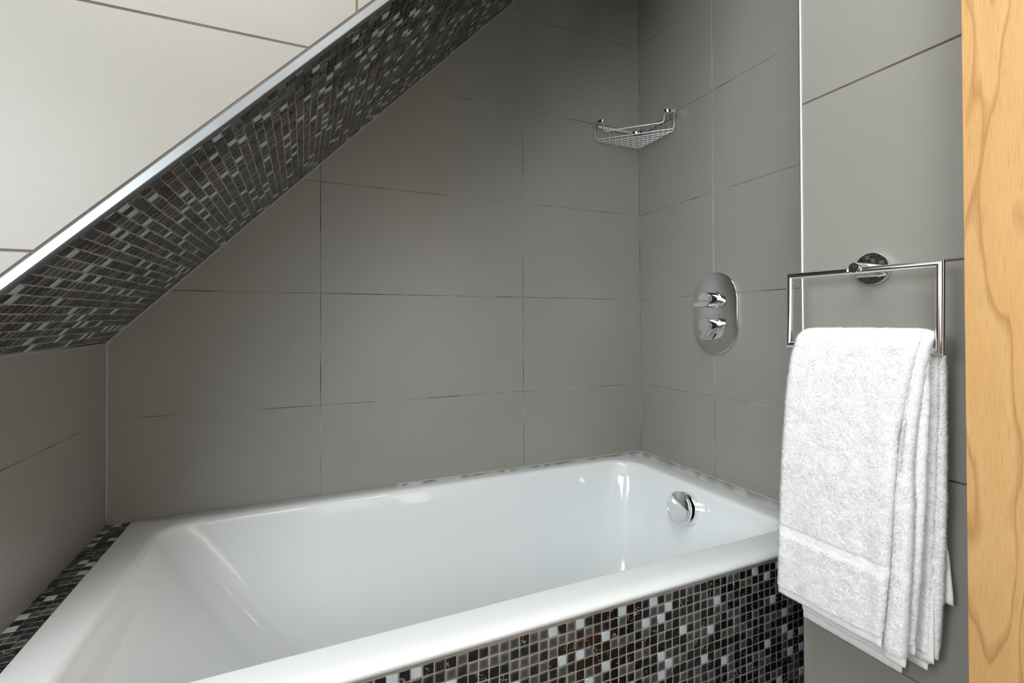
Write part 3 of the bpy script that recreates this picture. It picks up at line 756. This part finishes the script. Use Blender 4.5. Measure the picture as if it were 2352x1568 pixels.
# A: broad front layer
build(dict(zf=0.566, zb=0.512, seed=1, band=(0.668, 0.684),
    xf=[(0.56, -0.3745), (0.80, -0.3735), (0.93, -0.3690), (0.98, -0.3660)], xb=[(0.50, -0.3180), (0.90, -0.3230), (0.98, -0.3270)],
    yl=[(0.56, -0.8195), (0.68, -0.8240), (0.80, -0.8295), (0.92, -0.8370), (0.965, -0.8430), (0.985, -0.8490), (0.9985, -0.856), (1.0165, -0.852), (1.035, -0.843), (1.10, -0.835), (1.53, -0.822)],
    yr=[(0.56, -0.9745), (0.67, -0.9850), (0.78, -0.9920), (0.86, -0.9960), (0.91, -1.0040), (0.97, -1.0150), (1.0, -1.0240), (1.03, -1.022), (1.53, -0.965)],
    th=[(0.56, 0.0080), (0.667, 0.0086), (0.6685, 0.0070), (0.6835, 0.0070), (0.685, 0.0086), (0.80, 0.0090), (0.98, 0.0092), (1.53, 0.0060)],
    ripple=[(-0.962, -0.0035, 0.012, 0.95, 0.60), (-0.835, 0.0018, 0.010, 0.9, 0.62), (-0.90, 0.0016, 0.02, 0.95, 0.58)]))
# B: rolled fold beside the slit
build(dict(zf=0.552, zb=0.540, seed=2, amp=0.0010, dens=1.5e6,
    xf=[(0.54, -0.3660), (0.80, -0.3650), (0.98, -0.3600)], xb=[(0.50, -0.3230), (0.98, -0.3290)],
    yl=[(0.54, -0.9720), (0.67, -0.9830), (0.78, -0.9880), (0.90, -0.9980), (0.97, -1.0080), (1.0, -1.010), (1.03, -1.010), (1.53, -0.975)],
    yr=[(0.54, -0.9990), (0.67, -1.0070), (0.78, -1.0110), (0.82, -1.0095), (0.89, -1.0150), (0.95, -1.0230), (0.99, -1.0285), (1.03, -1.026), (1.53, -1.000)],
    th=[(0.54, 0.0100), (0.80, 0.0095), (0.95, 0.0085), (1.0, 0.0062), (1.53, 0.0060)]))
# C: layer between bar and wall side
build(dict(zf=0.566, zb=0.552, seed=3, amp=0.0010, dens=1.4e6, top=TOP - 0.008,
    xf=[(0.54, -0.3500), (0.90, -0.3530), (0.96, -0.3560)], xb=[(0.50, -0.3260), (0.96, -0.3330)],
    yl=[(0.54, -0.9700), (0.78, -0.9900), (1.0, -0.995), (1.53, -0.975)],
    yr=[(0.54, -1.0000), (0.69, -1.0120), (0.78, -1.0175), (0.86, -1.0210), (0.93, -1.0245), (0.99, -1.0255), (1.03, -1.026), (1.53, -1.005)],
    th=[(0.54, 0.0070), (0.90, 0.0065), (1.0, 0.0055), (1.53, 0.0055)]))
# D: back drop hanging behind the bar
def back_drop(z0, z1, x_keys, yl, yr, t_, seed, name='fold', dens=1.4e6, hem=0.02, smoothzone=None):
    n = int((z1 - z0) / 0.0022); P = [(interp(x_keys, z0 + (z1 - z0) * k / n), z0 + (z1 - z0) * k / n, z0 + (z1 - z0) * k / n) for k in range(n + 1)]
    V, F, Nn, nb = sweep(P, yl, yr, [(0, t_), (2, t_)], noise_amp=0.0008, seed=seed)
    tpart(name, npmesh(name, V, F, TOWEL)); i0 = int(hem / 0.0022)
    tufts(V, Nn, nb, (i0, n), dens, 0.0024, seed * 5, None)
back_drop(0.560, 0.972, [(0.5, -0.3200), (1, -0.3290)], [(0.5, -0.9860), (0.97, -0.9900)],
          [(0.56, -1.0150), (0.64, -1.0215), (0.72, -1.0255), (0.78, -1.0275), (0.87, -1.0295), (0.97, -1.0305)], 0.0058, 9)
# smooth woven inner edge of the back drop, then a small corner tail
nP = [(-0.3290, 0.556 + 0.20 * k / 90, 0.556 + 0.20 * k / 90) for k in range(91)]
V, F, Nn, nb = sweep(nP, [(0.5, -0.9850), (0.76, -1.0090)], [(0.55, -1.0140), (0.65, -1.0150), (0.76, -1.0175)], [(0, 0.0022), (2, 0.0022)], noise_amp=0.0003, seed=12)
tpart('hem', npmesh('hem', V, F, HEM))
nP = [(-0.3125, 0.638 + 0.10 * k / 40, 0.638 + 0.10 * k / 40) for k in range(41)]
V, F, Nn, nb = sweep(nP, [(0.63, -1.000), (0.74, -1.000)], [(0.637, -1.0285), (0.65, -1.0285), (0.70, -1.0245), (0.74, -1.018)], [(0, 0.0026), (2, 0.0026)], noise_amp=0.0003, seed=13)
tpart('corner', npmesh('corner', V, F, HEM))
# terry loops, one part
TV = np.concatenate(tuftV); TF = np.concatenate(tuftF)
pm_ = npmesh('pile', TV, TF, TUFT, True); NV = np.concatenate(tuftN); NV /= np.linalg.norm(NV, axis=1)[:, None]
if len(pm_.vertices) == len(NV): pm_.normals_split_custom_set_from_vertices(NV.astype(np.float32))
tpart('pile', pm_, kind='stuff'); print('tufts', len(TV) // 4)

# ------------------------------------------------------------------ oak door, open against the near wall
dx0, dx1, dy0, dy1 = -0.4000, -0.3600, -1.0795, -1.720
dm = MB(); r = 0.0022
prof = [(dx0 + r, dy0), (dx0 + r * .3, dy0 - r * .3), (dx0, dy0 - r), (dx0, dy1 + r), (dx0 + r, dy1), (dx1, dy1), (dx1, dy0)]
dm.prism([(x, y, 0.008) for x, y in prof], (0, 0, 2.03))
dr = struct('door_1', dm.mesh('door_1', OAK)); autosmooth(dr, 40)
hb = MB().tube([(-0.399, -1.190, 1.00), (-0.425, -1.190, 1.00), (-0.432, -1.197, 1.00), (-0.432, -1.29, 1.00)], 0.009, 14)
autosmooth(obj('door_handle', hb.mesh('door_handle', CHROME), dr))
for z in (0.25, 1.80):
    obj('hinge', MB().lathe([(0.006, 0), (0.006, 0.09)], (-0.345, -1.724, z), (0, 0, 1), 16).mesh('hinge', CHROME, False), dr)
# door stop on the near wall, keeping the leaf off the tiles
